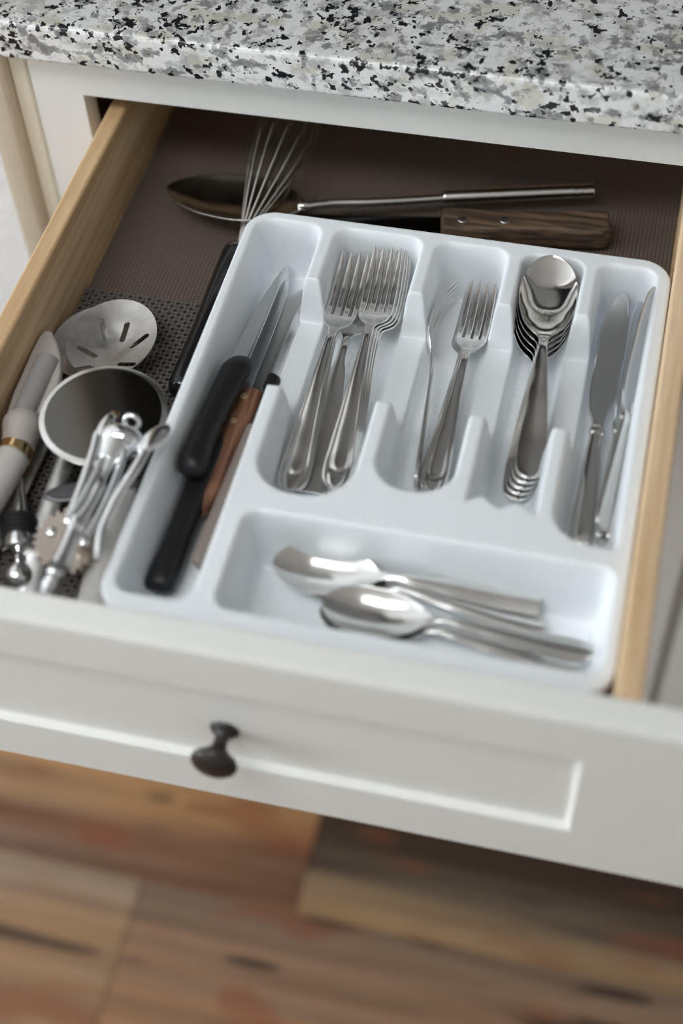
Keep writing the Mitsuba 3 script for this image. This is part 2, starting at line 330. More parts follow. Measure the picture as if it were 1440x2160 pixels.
def lattice(X, Y):
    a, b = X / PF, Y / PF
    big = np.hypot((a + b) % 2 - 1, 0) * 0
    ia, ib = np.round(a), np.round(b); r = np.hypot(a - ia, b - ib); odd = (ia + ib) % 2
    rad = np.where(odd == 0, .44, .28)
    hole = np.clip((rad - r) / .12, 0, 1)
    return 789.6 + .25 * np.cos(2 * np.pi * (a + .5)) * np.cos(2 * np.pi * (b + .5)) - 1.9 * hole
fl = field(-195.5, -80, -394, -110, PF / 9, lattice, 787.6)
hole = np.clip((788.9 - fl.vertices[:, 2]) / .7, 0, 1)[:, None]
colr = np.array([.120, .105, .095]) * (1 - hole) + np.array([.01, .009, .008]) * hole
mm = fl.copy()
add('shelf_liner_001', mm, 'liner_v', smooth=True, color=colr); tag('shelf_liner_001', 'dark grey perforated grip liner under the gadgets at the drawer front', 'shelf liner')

# ------------------------------------------------------------------ cutlery tray
RIM, FLOOR = 836.0, 792.0
OUT = sbox(-86, -391, 196, -61).buffer(-20).buffer(20, quad_segs=12)
def rr(x0, y0, x1, y1, r): return sbox(x0, y0, x1, y1).buffer(-r).buffer(r, quad_segs=10)
slots = [rr(-80, -379, -32.5, -68, 12),
         sbox(-26, -250, 35.5, -100).union(rr(-26, -294, 35.5, -150, 27)).union(rr(-26, -200, 35.5, -68, 11)),
         sbox(42, -240, 92.5, -100).union(rr(42, -279, 92.5, -150, 23)).union(rr(42, -200, 92.5, -68.5, 11)),
         rr(99, -220, 142, -69, 11).union(Polygon([(99, -200), (99, -281.5), (108.3, -274.2), (119.8, -281.8), (128.8, -275.2), (142, -282.5), (142, -200)])),
         rr(148, -240, 188, -69, 11).union(Polygon([(148, -150), (148, -275), (150, -283), (155, -289.5), (162, -294), (172, -296.5), (188, -297), (188, -150)])),
         rr(-22.5, -378.5, 190, -307.5, 11)]
prof = pc([(0, 0), (.8, .35), (1.6, 1.3), (2.4, 3.5), (3.2, 9), (5.0, 26), (6.4, 35.5), (8.2, 40.6), (10.5, 43.2), (13.5, 44), (40, 44)])
S = .75
xs, ys = np.arange(-86, 196 + S / 2, S), np.arange(-391, -61 + S / 2, S)
X, Y = np.meshgrid(xs, ys); Zt = np.full(X.shape, RIM)
for p in slots:
    bnd = p.exterior; pts = np.array([bnd.interpolate(t).coords[0] for t in np.arange(0, bnd.length, .3)])
    ins = shapely.contains_xy(p, X, Y)
    dd, _ = cKDTree(pts).query(np.stack([X[ins], Y[ins]], 1)); Zt[ins] = RIM - prof(dd)
ydiv = pc([(-400, RIM + 5), (-216, RIM + 5), (-213.5, RIM - 2), (-211.5, 816), (-209.5, 806), (-206, 804), (-130, 804), (-126, 810), (-121.5, 831), (-118.5, RIM + 4), (0, RIM + 5)])
reg = (X > -45) & (X < 158) & (Y < -110) & (Y > -290)
Zt[reg] = np.minimum(Zt, ydiv(Y))[reg]
Zt = gaussian_filter(Zt, .9)
# rounded outer lip
bnd = OUT.exterior; pts = np.array([bnd.interpolate(t).coords[0] for t in np.arange(0, bnd.length, .3)])
ins = shapely.contains_xy(OUT, X, Y); dd, _ = cKDTree(pts).query(np.stack([X.ravel(), Y.ravel()], 1)); dd = dd.reshape(X.shape)
rl = 2.6; Zt -= np.where(ins, rl - np.sqrt(np.maximum(0, rl ** 2 - np.clip(rl - dd, 0, rl) ** 2)), 0)
nx, ny = len(xs), len(ys); i = (np.arange(ny - 1)[:, None] * nx + np.arange(nx - 1)[None])
ok = (ins[:-1, :-1] & ins[1:, :-1] & ins[:-1, 1:] & ins[1:, 1:]).ravel(); i = i.ravel()[ok]
top = trimesh.Trimesh(np.stack([X, Y, Zt], -1).reshape(-1, 3), np.vstack([np.stack([i, i + 1, i + nx + 1], 1), np.stack([i, i + nx + 1, i + nx], 1)]), process=False)
top.remove_unreferenced_vertices()
def ring(inset, z):
    q = OUT.buffer(-inset, quad_segs=12) if inset > 0 else OUT
    ex = q.exterior; return np.array([(*ex.interpolate(t, normalized=True).coords[0], z) for t in np.linspace(0, 1, 240, endpoint=False)])
skirt = loft([ring(.9, RIM - .9), ring(.35, RIM - 1.6), ring(0, RIM - 2.8), ring(0, RIM - 6.5), ring(1.0, RIM - 7), ring(2.6, RIM - 7.2), ring(3.4, RIM - 12), ring(7, 798), ring(8.5, 791.6), ring(11, 790.0)], start=False)
tray_key = 'cutlery_tray'
add(tray_key, [top, skirt], 'tray_plastic', smooth=50)
tag(tray_key, 'white plastic cutlery tray with six compartments lying in the drawer', 'cutlery tray')
dot = sphere((0, 0, 0), 1.35, 2, (1, 1, .42)); dcols = [(.6, -136, 0), (23.2, -142.5, .2), (55.6, -150, .2), (63.0, -142, 0), (112, -136, 0), (127, -134.6, 0)]
dd0 = None; c = 0
for x, y0, sl in dcols:
    for k in range(9):
        w = T().translate([(x + sl * k * .2) / 1000, (y0 - 7.2 * k) / 1000, .79205])
        if dd0 is None: dd0 = add('cutlery_tray__grip_dot', dot, 'tray_plastic', smooth=True, to_world=w)
        else: again(num('cutlery_tray__grip_dot', c), dd0, w)
        c += 1

# ------------------------------------------------------------------ forks
def gro(u, c, w): return np.exp(-((np.abs(u) - c) / w) ** 2)
def fork_mesh(style='reed', tine0=147.0, zp=None):
    L = 200.0
    if style == 'reed':
        hw = pc([(0, .6), (.6, 3.6), (2, 6.3), (5, 8.6), (10, 9.9), (16, 10.1), (30, 9.2), (60, 6.6), (95, 4.3), (118, 3.3), (126, 3.3), (130, 4.3), (135, 8.0), (140, 10.6), (147, 11.7), (150, 11.8)])
    else:
        hw = pc([(0, 9.2), (.7, 10.2), (3, 10.6), (30, 10.2), (70, 8.3), (96, 5.8), (103, 3.9), (108, 3.4), (124, 3.3), (130, 4.6), (135, 8.2), (140, 10.6), (147, 11.7), (150, 11.8)])
    zc = pc([(0, 3.2), (15, 3.6), (40, 6.2), (90, 12.5), (116, 13.8), (128, 12.2), (138, 8), (147, 5), (156, 3.6), (166, 3.9), (180, 7), (200, 14)] if zp is None else zp)
    def D(y, u):
        k = np.clip((126 - y) / 10, 0, 1); h = np.clip((y - 128) / 14, 0, 1)
        d = k * .9 * (1 - u * u) - h * 1.1 * (1 - u * u)
        if style == 'reed':
            d = d - k * (.50 * gro(u, .62, .10) + .25 * gro(u, .9, .06))
            if y < 30:
                e = (y - 5) / 16.0; d = d - .55 * np.exp(-((np.hypot(u * .95, 1 - np.clip(e, 0, 1)) - .62) / .12) ** 2) * np.clip((30 - y) / 12, 0, 1)
        return d
    yb = np.concatenate([ends(0, 30, 26, True, False), np.linspace(30, 120, 40)[1:], np.linspace(120, tine0, 26)[1:]])
    parts = [strip(yb, lambda y: -hw(y), hw, zc, 2.0, D, m=31)]
    th = pc([(140, 2.0), (190, 1.7), (200, 1.0)]); tw = pc([(tine0 - 1, 2.45), (170, 2.3), (186, 1.9), (195, 1.25), (199.3, .5), (200, .15)])
    for q in (-9.55, -3.18, 3.18, 9.55):
        yt = ends(tine0 - 1.5, 200, 30, False, True); cx = q * (1 - .05 * (yt - tine0) / 53)
        dz = -1.1 * (1 - (q / 11.7) ** 2)
        parts.append(strip(yt, cx - tw(yt), cx + tw(yt), zc(yt) + dz, th(yt), lambda y, u: -.18 * u * u, m=11))
    return trimesh.util.concatenate(parts)
FM = add('dinner_fork', fork_mesh('reed'), 'steel', smooth=50)
FF = None
def put(key, d, e, t, roll=0, length=None, size=None):
    if size: e, t = np.array(e, float), np.array(t, float); t = e + (t - e) / np.linalg.norm(t - e) * size
    again(key, d, pose(e, t, roll, length))
gL, gR = 'forks of the left pile in the wide fork slot', 'forks of the right pile in the wide fork slot'
put('dinner_fork', FM, (-9.0, -266.6, 800.0), (-10, -77, 813.2), 0, 200, 190)
tag('dinner_fork', 'dinner fork with ribbed handle, topmost of the left pair in the widest fork compartment', 'fork')
put('dinner_fork_001', FM, (-8.6, -263.4, 796.6), (-9.6, -74, 809.6), 0, 200, 190)
tag('dinner_fork_001', 'dinner fork tucked directly under the topmost left fork in the widest fork compartment', 'fork')
fm3 = fork_mesh('flat')
FF = add('dinner_fork_002', fm3, 'steel', smooth=50)
put('dinner_fork_002', FF, (1.5, -260, 792.6), (-4.0, -74, 803.0), 0, 200, 186)
tag('dinner_fork_002', 'fork with plain broad flat handle lying between the two ribbed fork piles', 'fork')
for k, (ex, ey, tx, ty, z, z1, lb) in enumerate([(17.8, -261.6, 11.0, -74, 803.5, 817, 'dinner fork on top of the right pile in the widest fork compartment'),
        (18.6, -260.2, 13.2, -72, 800.6, 814, 'dinner fork second from top in the right pile of the widest compartment'),
        (19.2, -259, 14.8, -71, 797.9, 811.2, 'dinner fork third from top in the right pile of the widest compartment'),
        (19.6, -258.5, 16.6, -70, 795.2, 808.6, 'lowest dinner fork of the right pile in the widest compartment')]):
    key = f'dinner_fork_{3 + k:03d}'; put(key, FM, (ex, ey, z), (tx, ty, z1), 0, 200, 189); tag(key, lb, 'fork')
for k, (ex, ey, tx, ty, z, lb) in enumerate([(74.8, -252.3, 77.2, -82, 802.4, 'salad fork on top of the pile in the narrower fork compartment'),
        (74.2, -251.2, 76.0, -83, 800, 'salad fork second from top of the pile in the narrower fork compartment'),
        (73.6, -250, 74.9, -82, 797, 'salad fork third from top of the pile in the narrower fork compartment'),
        (73.0, -248.6, 73.8, -81, 794, 'lowest salad fork of the pile in the narrower fork compartment')]):
    key = num('salad_fork', k); put(key, FM, (ex, ey, z), (tx, ty, z + 3.5), 0, 200, 171); tag(key, lb, 'fork')
SF = add('salad_fork_004', fork_mesh('reed', zp=[(0, 14), (60, 11), (112, 7.6), (126, 5.6), (138, 2.6), (148, 1.0), (158, 1.2), (174, 4.2), (200, 15)]), 'steel', smooth=50)
put('salad_fork_004', SF, (54.0, -251, 803.6), (47.4, -81, 804.6), 90, 200, 171)
tag('salad_fork_004', 'single salad fork standing on its edge beside the salad fork pile', 'fork')

# ------------------------------------------------------------------ spoons
def spoon_mesh(style, wide=1.0):
    L = 193.0
    if style == 'flat': h0 = [(0, 8.6), (.7, 9.6), (3, 10), (30, 9.4), (60, 7.4), (95, 4)]
    else: h0 = [(0, .6), (.6, 3.4), (2, 6), (5, 8.2), (10, 9.5), (20, 9.9), (60, 7.0), (95, 4)]
    hw = pc(h0 + [(108, 2.9), (113, 3.1), (116.5, 4.6), (121, 8.6), (128, 13.4), (138, 17.4), (150, 19.7), (160, 20.2), (170, 19.3), (180, 16.0), (186, 12.2), (190, 8.2), (192.2, 4.4), (193, .6)])
    zc = pc([(0, 6), (25, 6.8), (70, 12), (102, 15.3), (116, 13.6), (128, 12.0), (160, 11.2), (193, 12.2)])
    dep = pc([(110, 0), (116, .7), (124, 3.2), (136, 6.8), (152, 9.2), (166, 8.6), (180, 5.0), (188, 2.2), (192.5, .3), (193, 0)])
    def D(y, u):
        k = np.clip((114 - y) / 10, 0, 1)
        d = k * 1.1 * (1 - np.abs(u) ** 1.5) - dep(y) * (1 - np.abs(u) ** 2.3)
        if style == 'reed': d = d - k * (.5 * gro(u, .62, .1) + .2 * gro(u, .9, .06))
        return d
    yb = np.concatenate([ends(0, 30, 22, True, False), np.linspace(30, 108, 34)[1:], np.linspace(108, 150, 36)[1:], ends(150, 193, 34, False, True)[1:]])
    return strip(yb, lambda y: -wide * hw(y), lambda y: wide * hw(y), zc, 1.5, D, m=35)
SP = add('tablespoon', spoon_mesh('plain', 1.07), 'mirror_steel', smooth=60)
names = ['topmost shiny tablespoon of the stack in the spoon compartment', 'tablespoon second from top of the stack in the spoon compartment', 'middle tablespoon of the stack of five in the spoon compartment',
         'tablespoon fourth from top of the stack in the spoon compartment', 'lowest tablespoon of the stack in the spoon compartment']
for k in range(5):
    key = num('tablespoon', k); z = 807.4 - 3.7 * k
    put(key, SP, (130.8 - 1.5 * k, -236.5 - 1.6 * k, z), (118.9 - .1 * k, -69.8 - 1.5 * k, z + 20.5 - .4 * k), 0, 193, 168); tag(key, names[k], 'spoon')
TF = add('teaspoon', spoon_mesh('flat'), 'steel', smooth=60)
put('teaspoon', TF, (151, -315.5, 798), (-3.5, -321.5, 800.0), -13, 193); tag('teaspoon', 'teaspoon with squared flat handle end, on top of the upper pair in the front compartment', 'spoon')
TR = add('teaspoon_001', spoon_mesh('reed'), 'steel', smooth=60)
for k, (e, t, lb) in enumerate([((156, -330, 793.4), (1.5, -321.5, 795), 'teaspoon with rounded ribbed handle under the square-ended teaspoon'),
        ((184.5, -344.5, 799), (31, -345.0, 800), 'teaspoon nearest the drawer front, on top of the lower pair, bowl to the left'),
        ((178.6, -352.5, 793.4), (30, -346, 795), 'teaspoon lying underneath the nearest teaspoon, only its handle edge showing')]):
    key = f'teaspoon_{k + 1:03d}'; put(key, TR, e, t, 0, 193); tag(key, lb, 'spoon')

# ------------------------------------------------------------------ table knives
def tk_blade(serr=True):
    yb = np.concatenate([np.linspace(92, 120, 16), np.linspace(120, 190, 170)[1:], ends(190, 212, 30, False, True)[1:]])
    xl = pc([(92, -3.6), (98, -4.2), (110, -8.0), (125, -9.0), (170, -8.4), (195, -5.4), (206, -1.2), (211, 3.0), (212, 4.6)])(yb)
    xr = pc([(92, 3.6), (100, 4.2), (120, 8.4), (150, 10.6), (180, 10.6), (198, 9.2), (207, 7.6), (211, 6.0), (212, 5.0)])(yb)
    if serr: xr = xr - np.where((yb > 140) & (yb < 204), .55 * np.abs(((yb / 2.1) % 1) - .5), 0)
    return strip(yb, xl, xr, 2.9, pc([(92, 4), (104, 2.2), (130, 1.5), (212, 1.1)]), lambda y, u: -.5 * np.clip(u, 0, 1) ** 2 * np.clip((y - 120) / 15, 0, 1), m=13)
def tk_handle():
    yb = np.concatenate([ends(0, 40, 24, True, False), np.linspace(40, 86, 20)[1:], np.linspace(86, 95, 14)[1:]])
    hw = pc([(0, .8), (.6, 3.5), (2, 5.8), (6, 7.3), (14, 7.6), (40, 6.6), (75, 5.2), (86, 4.6), (88, 5.3), (91, 5.6), (93.5, 4.6), (95, 3.7)])
    th = pc([(0, 2), (3, 5), (12, 6.6), (60, 6.4), (86, 6), (90, 7), (95, 4)])
    return strip(yb, lambda y: -hw(y), hw, 3.3, th, ell=True, m=21)
KB, KH = add('table_knife__blade', tk_blade(), 'blade_steel', smooth=45), add('table_knife__handle', tk_handle(), 'steel', smooth=60)
for k, (e, t, roll, lb) in enumerate([
        ((166.6, -268.8, 793.4), (164.0, -75.0, 815), -5, 'table knife lying flat, leftmost in the knife compartment at the right'),
        ((174.8, -268.5, 801), (175.4, -76, 815), 68, 'table knife standing on edge behind the flat one, its blade dark'),
        ((174.4, -266.5, 812.0), (184.0, -80.5, 834.0), 56, 'table knife with serrated curved blade leaning over the others in the right compartment'),
        ((180.6, -269.5, 802.5), (182.4, -77, 812), 70, 'table knife standing on edge along the right tray wall')]):
    nm = num('table_knife', k); w = pose(e, t, roll, 212)
    again(nm + '__blade', KB, w); again(nm + '__handle', KH, w); tag(nm, lb, 'knife')

# ------------------------------------------------------------------ kitchen knives in the long left compartment
def blade(y0, L, pl, pr, th=1.8, serr=0.0, z=0.0):
    yb = np.concatenate([np.linspace(y0, L - 25, 200), ends(L - 25, L, 24, False, True)[1:]])
    xl, xr = pc(pl)(yb), pc(pr)(yb)
    if serr: xr = xr - np.where(yb < L - 14, serr * np.abs(((yb / 3.2) % 1) - .5), 0)
    return strip(yb, xl, xr, z + th / 2, th, lambda y, u: -.35 * np.clip(u, 0, 1) ** 2, m=13)
def handle(prs, ths, xc=None, z=0.0, n=60):
    a = prs[-1][0]; yb = ends(prs[0][0], a, n); hw = pc(prs); c = pc(xc)(yb) if xc else 0 * yb
    return strip(yb, c - hw(yb), c + hw(yb), z, pc(ths), ell=True, m=25)
def rivet(x, y, z, r=2.4): 
    mm = lathe_y([(-1.2, r), (0, r), (.35, r * .9), (.5, .1)], 20); mm.apply_transform(trimesh.transformations.rotation_matrix(math.pi / 2, (1, 0, 0))); mm.apply_translation((x, y, z)); return mm
w = pose((-66.6, -281, 821), (-59.4, -86, 809), -14, 203)
add('kitchen_knife__handle', handle([(0, 1), (1, 5), (4, 8.6), (12, 9.6), (30, 8.8), (60, 8.6), (84, 9.6), (96, 10.2), (103, 8.4), (106, 6.6), (107, 5)], [(0, 2), (2, 10), (8, 17), (40, 16), (95, 15), (104, 10), (107, 5)], [(0, 1.5), (12, 0.5), (50, -1), (107, 1)]), 'black_plastic', smooth=True, to_world=w)
add('kitchen_knife__blade', blade(98, 203, [(98, -8.5), (150, -6.5), (185, -2.5), (200, .4), (203, 1.8)], [(98, 6.5), (150, 5.4), (185, 3.6), (200, 2.6), (203, 2.2)], 1.8), 'blade_steel', smooth=45, to_world=w)
tag('kitchen_knife', 'black-handled kitchen knife lying on top in the long left tray compartment', 'knife')
w = pose((-60.2, -294, 799.0), (-46.4, -98.0, 803.0), -9, 197)
add('kitchen_knife_001__handle', handle([(0, 6), (.8, 7.6), (4, 8.8), (12, 9.0), (40, 8.2), (70, 8.0), (90, 8.8), (99, 9.3), (101, 9.0), (101.5, 8.4)], [(0, 10), (2, 13), (20, 14), (95, 13), (101.5, 10)], [(0, -3), (25, 1.5), (60, 1.0), (101, -1)]), 'red_wood', smooth=50, to_world=w)
add('kitchen_knife_001__blade', blade(96, 197, [(96, -9.2), (150, -8.6), (180, -6), (194, 1), (197, 4)], [(96, 8.4), (140, 8.8), (170, 8.8), (188, 7.6), (195, 6), (197, 5)], 1.7, .7), 'blade_steel', smooth=45, to_world=w)
for i, (x, y) in enumerate([(.2, 92), (.6, 71)]): add(num('kitchen_knife_001__rivet', i), rivet(x, y, 6.9, 2.6), 'brass', smooth=40, to_world=w)
tag('kitchen_knife_001', 'knife with reddish brown wooden handle and brass rivets in the long left compartment', 'knife')
w = pose((-65.2, -352, 800.5), (-58.8, -78, 803), 0, 284)
add('kitchen_knife_002__handle', handle([(0, 2), (1, 7), (4, 9.2), (12, 9.6), (35, 8.4), (70, 8.8), (100, 9.8), (118, 9.4), (122, 8), (124, 6)], [(0, 4), (3, 13), (10, 16), (100, 16), (120, 12), (124, 6)]), 'black_plastic', smooth=True, to_world=w)
add('kitchen_knife_002__blade', blade(118, 284, [(118, -8.5), (230, -8), (262, -5.5), (279, -2), (284, .2)], [(118, 8.5), (220, 8.8), (250, 8), (270, 5.4), (281, 2), (284, 1)], 1.6), 'blade_steel', smooth=45, to_world=w)
tag('kitchen_knife_002', 'longer black-handled knife, lowest in the long left compartment, handle nearest the drawer front', 'knife')
w = pose((-45.6, -333, 803), (-38.0, -112.5, 806), 55)
add('kitchen_knife_003__handle', handle([(0, 2), (1, 5), (5, 6.6), (40, 6.2), (80, 6.0), (106, 5.6), (108, 5)], [(0, 3), (3, 9), (20, 11), (100, 9), (108, 7)]), 'grey_wood', smooth=True, to_world=w)
add('kitchen_knife_003__collar', handle([(140, 3.6), (141, 5.2), (150, 5.2), (152, 4.4)], [(140, 5), (141, 8), (150, 8), (152, 6)], n=30), 'black_plastic', smooth=True, to_world=w)
add('kitchen_knife_003__shank', handle([(106, 2.4), (141, 2.2)], [(106, 5), (141, 4)], n=10), 'blade_steel', smooth=True, to_world=w)
add('kitchen_knife_003__blade', blade(150, 221, [(150, -4.4), (195, -4.4), (214, -3), (221, .6)], [(150, 4.6), (190, 4.8), (208, 3.8), (218, 2.2), (221, 1.2)], 1.6), 'blade_steel', smooth=45, to_world=w)
tag('kitchen_knife_003', 'slim knife with grey-brown handle and black collar along the divider of the long compartment', 'knife')

# ------------------------------------------------------------------ utensils behind the tray
a = np.linspace(0, 2 * np.pi, 64, endpoint=False)
def bowl(R0, depth, th=1.2):
    t = np.linspace(0, 1, 18); rr_ = R0 * np.sin(t * np.pi / 2); zz = -depth * np.cos(t * np.pi / 2)
    prof_ = [(max(r, .05), z) for r, z in zip(rr_, zz)] + [(R0 + .9, .25), (R0 + 1.6, -.1), (R0 + 1.2, -.9)] + [(max(r * (1 + th / R0), .05), z - th) for r, z in zip(rr_[::-1], zz[::-1])][1:]
    return loft([np.stack([r * np.cos(a), r * np.sin(a), a * 0 + z], 1) for r, z in prof_])
def tilt(c, n):
    z = np.array(n, float); z /= np.linalg.norm(z); x = np.cross([0, 1, 0], z); x /= np.linalg.norm(x); m = np.eye(4); m[:3, 0] = x; m[:3, 1] = np.cross(z, x); m[:3, 2] = z; m[:3, 3] = c; return mat(m)
ly = np.concatenate([ends(0, 104, 60)]); lw_ = pc([(0, .8), (2, 6.5), (8, 14), (20, 22.5), (40, 29.5), (58, 31), (78, 27), (94, 17), (101, 9), (104, 3.4)])
ld = pc([(0, 0), (3, .6), (18, 5), (45, 9), (65, 8.8), (88, 4), (100, 1), (104, 0)])
w = pose((-163.5, -17, 806), (-60, -26.5, 811), -11)
add('serving_spoon__bowl', strip(ly, lambda y: -lw_(y), lw_, 0.8, 1.6, lambda y, u: -ld(y) * (1 - np.abs(u) ** 2.2), m=41), 'steel', smooth=60, to_world=w)
add('serving_spoon__handle_rod', tube([(-64, -26.3, 811), (-60, -26, 811.5), (-55, -22, 810), (-45, -15.5, 807.5), (-17, -7, 806), (34, 9.5, 804.5)], 3.1, 14, 60), 'steel', smooth=True)
tg = lathe_y([(0, 3.6), (.6, 4.7), (1.5, 5), (92, 5), (92.3, 4.6), (93.2, 4.6), (93.5, 5), (97, 5), (97.3, 4.6), (98.2, 4.6), (98.5, 5), (105, 5), (106, 4.4), (106.4, .3)], 28)
add('serving_spoon__handle', tg, 'steel', smooth=40, to_world=pose((32, 9.8, 804.5), (135.6, 35, 806)))
tag('serving_spoon', 'large steel serving spoon with tubular handle in the dark back of the drawer', 'serving spoon')
w = pose((152, 2.5, 800), (36, -16.5, 800), 0)
wh = Polygon([(-9.5, 1), (-11.5, 8), (-11.8, 20), (-10.2, 40), (-10.8, 75), (-11.8, 110), (-11.2, 118), (11.2, 118), (12, 110), (10.4, 70), (10.6, 40), (12.4, 18), (12, 7), (9.5, 1)])
wr = []
for zz, ins_ in ((-9, 2.9), (-8.4, 1.6), (-6.5, .5), (-4, 0.1), (4, .1), (6.5, .5), (8.4, 1.6), (9, 2.9)):
    ex = wh.buffer(-3).buffer(3 - ins_, quad_segs=8).exterior; wr.append(np.array([(*ex.interpolate(t, normalized=True).coords[0], zz) for t in np.linspace(0, 1, 120, endpoint=False)]))
add('bread_knife__handle', loft(wr), 'dark_wood', smooth=40, to_world=w)
for i, y in enumerate((74, 103)): add(num('bread_knife__rivet', i), rivet(-1.5, y, 9.0, 3.4), 'worn_steel', smooth=40, to_world=w)
add('bread_knife__blade', blade(116, 250, [(116, -10), (200, -9), (240, -4), (250, 0)], [(116, 11), (200, 11), (235, 8), (248, 3), (250, 1)], 1.8), 'dark_steel', smooth=45, to_world=w)
tag('bread_knife', 'knife with worn dark wooden handle and two rivets, behind the tray', 'knife')
# whisk
w = pose((-97.5, -204, 800.5), (-98.5, -66, 801.0), 0)
add('whisk__handle', lathe_y([(0, .5), (.8, 5), (3, 8.4), (8, 9.8), (20, 9.6), (60, 8.8), (110, 9.4), (130, 9.4), (133, 8.6), (133.5, .2)], 32), 'gloss_black', smooth=True, to_world=w)
add('whisk__cap', lathe_y([(132.5, 7.5), (133, 8.3), (137, 8.0), (140, 6.0), (141, 1)], 28), 'chrome', smooth=40, to_world=w)
ax0, ax1 = np.array([-98.3, -66.5, 801.5]), np.array([-80.0, 72, 841.0]); axd = ax1 - ax0; AL = np.linalg.norm(axd); axd /= AL
ux = np.cross(axd, [0, 0, 1]); ux /= np.linalg.norm(ux); uz = np.cross(ux, axd)
for k in range(6):
    th_ = math.pi * (k + .35) / 6; dirv = math.cos(th_) * ux + math.sin(th_) * uz; t = np.linspace(0, 1, 60)
    ang = t * 2 * np.pi; s = (1 - np.cos(ang)) / 2; wdt = 27 * np.sin(ang) * (np.abs(s) ** .55)
    P = ax0 + np.outer(AL * (.99 - .015 * (k % 3)) * s ** .8, axd) + np.outer(wdt, dirv)
    P[0], P[-1] = ax0 + dirv * 3 , ax0 - dirv * 3
    add(num('whisk__wire', k), tube(P, .75, 8), 'steel', smooth=True)
tag('whisk', 'wire whisk with glossy black handle lying along the left side of the tray', 'whisk')

# ------------------------------------------------------------------ gadgets at the front left
def skimmer(key, c, ang, rx, ry, slots_, zc, hp, hw_, label, seed):
    pl = shapely.affinity.scale(Point(0, 0).buffer(1, quad_segs=40), rx, ry)
    for q in slots_: pl = pl.difference(q)
    mm = trimesh.creation.extrude_polygon(pl, 1.1, engine='earcut')
    import manifold3d as m3
    mf = m3.Manifold(m3.Mesh(np.asarray(mm.vertices, np.float32), np.asarray(mm.faces, np.uint32))).refine_to_length(2.2)
    q = mf.to_mesh(); v = np.array(q.vert_properties[:, :3], float); r = np.hypot(v[:, 0] / rx, v[:, 1] / ry)
    v[:, 2] += 5.0 * r ** 2 - 1.2 * np.exp(-(r / .42) ** 4)
    d = trimesh.Trimesh(v, np.array(q.tri_verts), process=False)
    add(key + '__disc', d, 'worn_steel', smooth=30, to_world=mat(np.array([[math.cos(ang), -math.sin(ang), 0, c[0]], [math.sin(ang), math.cos(ang), 0, c[1]], [0, 0, 1, zc], [0, 0, 0, 1]])))
    p = np.array(hp, float); s = np.linspace(0, 1, 40); tt = np.linspace(0, 1, len(p)); pp = Pchip(tt, p)(s); ww = np.interp(s, np.linspace(0, 1, len(hw_)), hw_)
    rings = []
    for i in range(40):
        tan = pp[min(i + 1, 39)] - pp[max(i - 1, 0)]; tan /= np.linalg.norm(tan); nx_ = np.cross(tan, [0, 0, 1]); nx_ /= np.linalg.norm(nx_); nz_ = np.cross(nx_, tan)
        rings.append([pp[i] + nx_ * ww[i] * uu + nz_ * vv_ for uu, vv_ in ((-1, 0), (-.6, .9), (0, 1.3), (.6, .9), (1, 0), (.6, -.7), (-.6, -.7))])
    add(key + '__handle', loft(rings), 'worn_steel', smooth=40)
    tag(key, label, 'skimmer')
import shapely.affinity
def slit(x0, y0, x1, y1, w_=1.9): return shapely.geometry.LineString([(x0, y0), (x1, y1)]).buffer(w_, quad_segs=6)
c1 = np.array([-152.5, -172.5]); sl = [(-165.6, -156.3, -158.7, -168.5), (-148.1, -155.5, -147.6, -168), (-131.5, -164.6, -138.5, -174), (-171.2, -183.2, -160, -187), (-165.2, -203.6, -158, -198), (-140.5, -191.8, -131.5, -191.7)]
skimmer('skimmer', c1, 0.0, 29.0, 35.5, [slit(x0 - c1[0], y0 - c1[1], x1 - c1[0], y1 - c1[1]) for x0, y0, x1, y1 in sl], 804.0,
        [(-154, -203, 807.5), (-153, -225, 806), (-150, -272, 804), (-146.5, -316, 802), (-136.5, -374, 800)], [6, 5.2, 5.6, 6.4, 7.2], 'round slotted steel skimmer lying on top of another steel disc at the left', 1)
skimmer('skimmer_001', np.array([-165.5, -172.0]), 0.0, 28.5, 33, [], 797.0,
        [(-170, -203, 800.5), (-171, -230, 799), (-172, -280, 798), (-176, -380, 796.5)], [5.5, 5, 5.4, 6.5], 'plain round steel skimmer mostly hidden under the slotted one', 2)
# peeler
w = pose((-187, -388, 811), (-177.2, -276, 813), 0)
add('peeler__handle', lathe_y([(0, .5), (1, 6), (4, 8.8), (12, 10), (60, 10.3), (104, 10.4), (106.5, 10.2), (107, 1)], 32), 'pale_plastic', smooth=True, to_world=w)
add('peeler__ring', lathe_y([(106, 10.0), (106.5, 10.6), (112, 10.6), (112.5, 10.0)], 36), 'gold', smooth=40, to_world=w)
labels['peeler__ring'] = {'label': 'shiny gold ring between handle and head'}
col = [(-177.3, -275.5, 813), (-178.5, -268, 814), (-179.5, -260, 815), (-180, -253, 815.5)]
hd = Polygon([(-191.5, -255), (-193.5, -240), (-195, -205), (-195, -190), (-193, -183), (-188.5, -182.5), (-181, -192), (-174, -204), (-169, -218), (-167, -230), (-168.5, -243), (-173, -255)]).buffer(3).buffer(-3)
hr = []
for zz, ins_ in ((813.0, 2.0), (813.6, .7), (815, 0), (818, 0), (819.4, .7), (820, 2.0)):
    ex = hd.buffer(-ins_).exterior; hr.append(np.array([(*ex.interpolate(t, normalized=True).coords[0], zz) for t in np.linspace(0, 1, 120, endpoint=False)]))
add('peeler__head', [tube(col, [10.2, 11, 12.8, 9.5], 28, 20), loft(hr)], 'greige_plastic', smooth=50)
gd = []
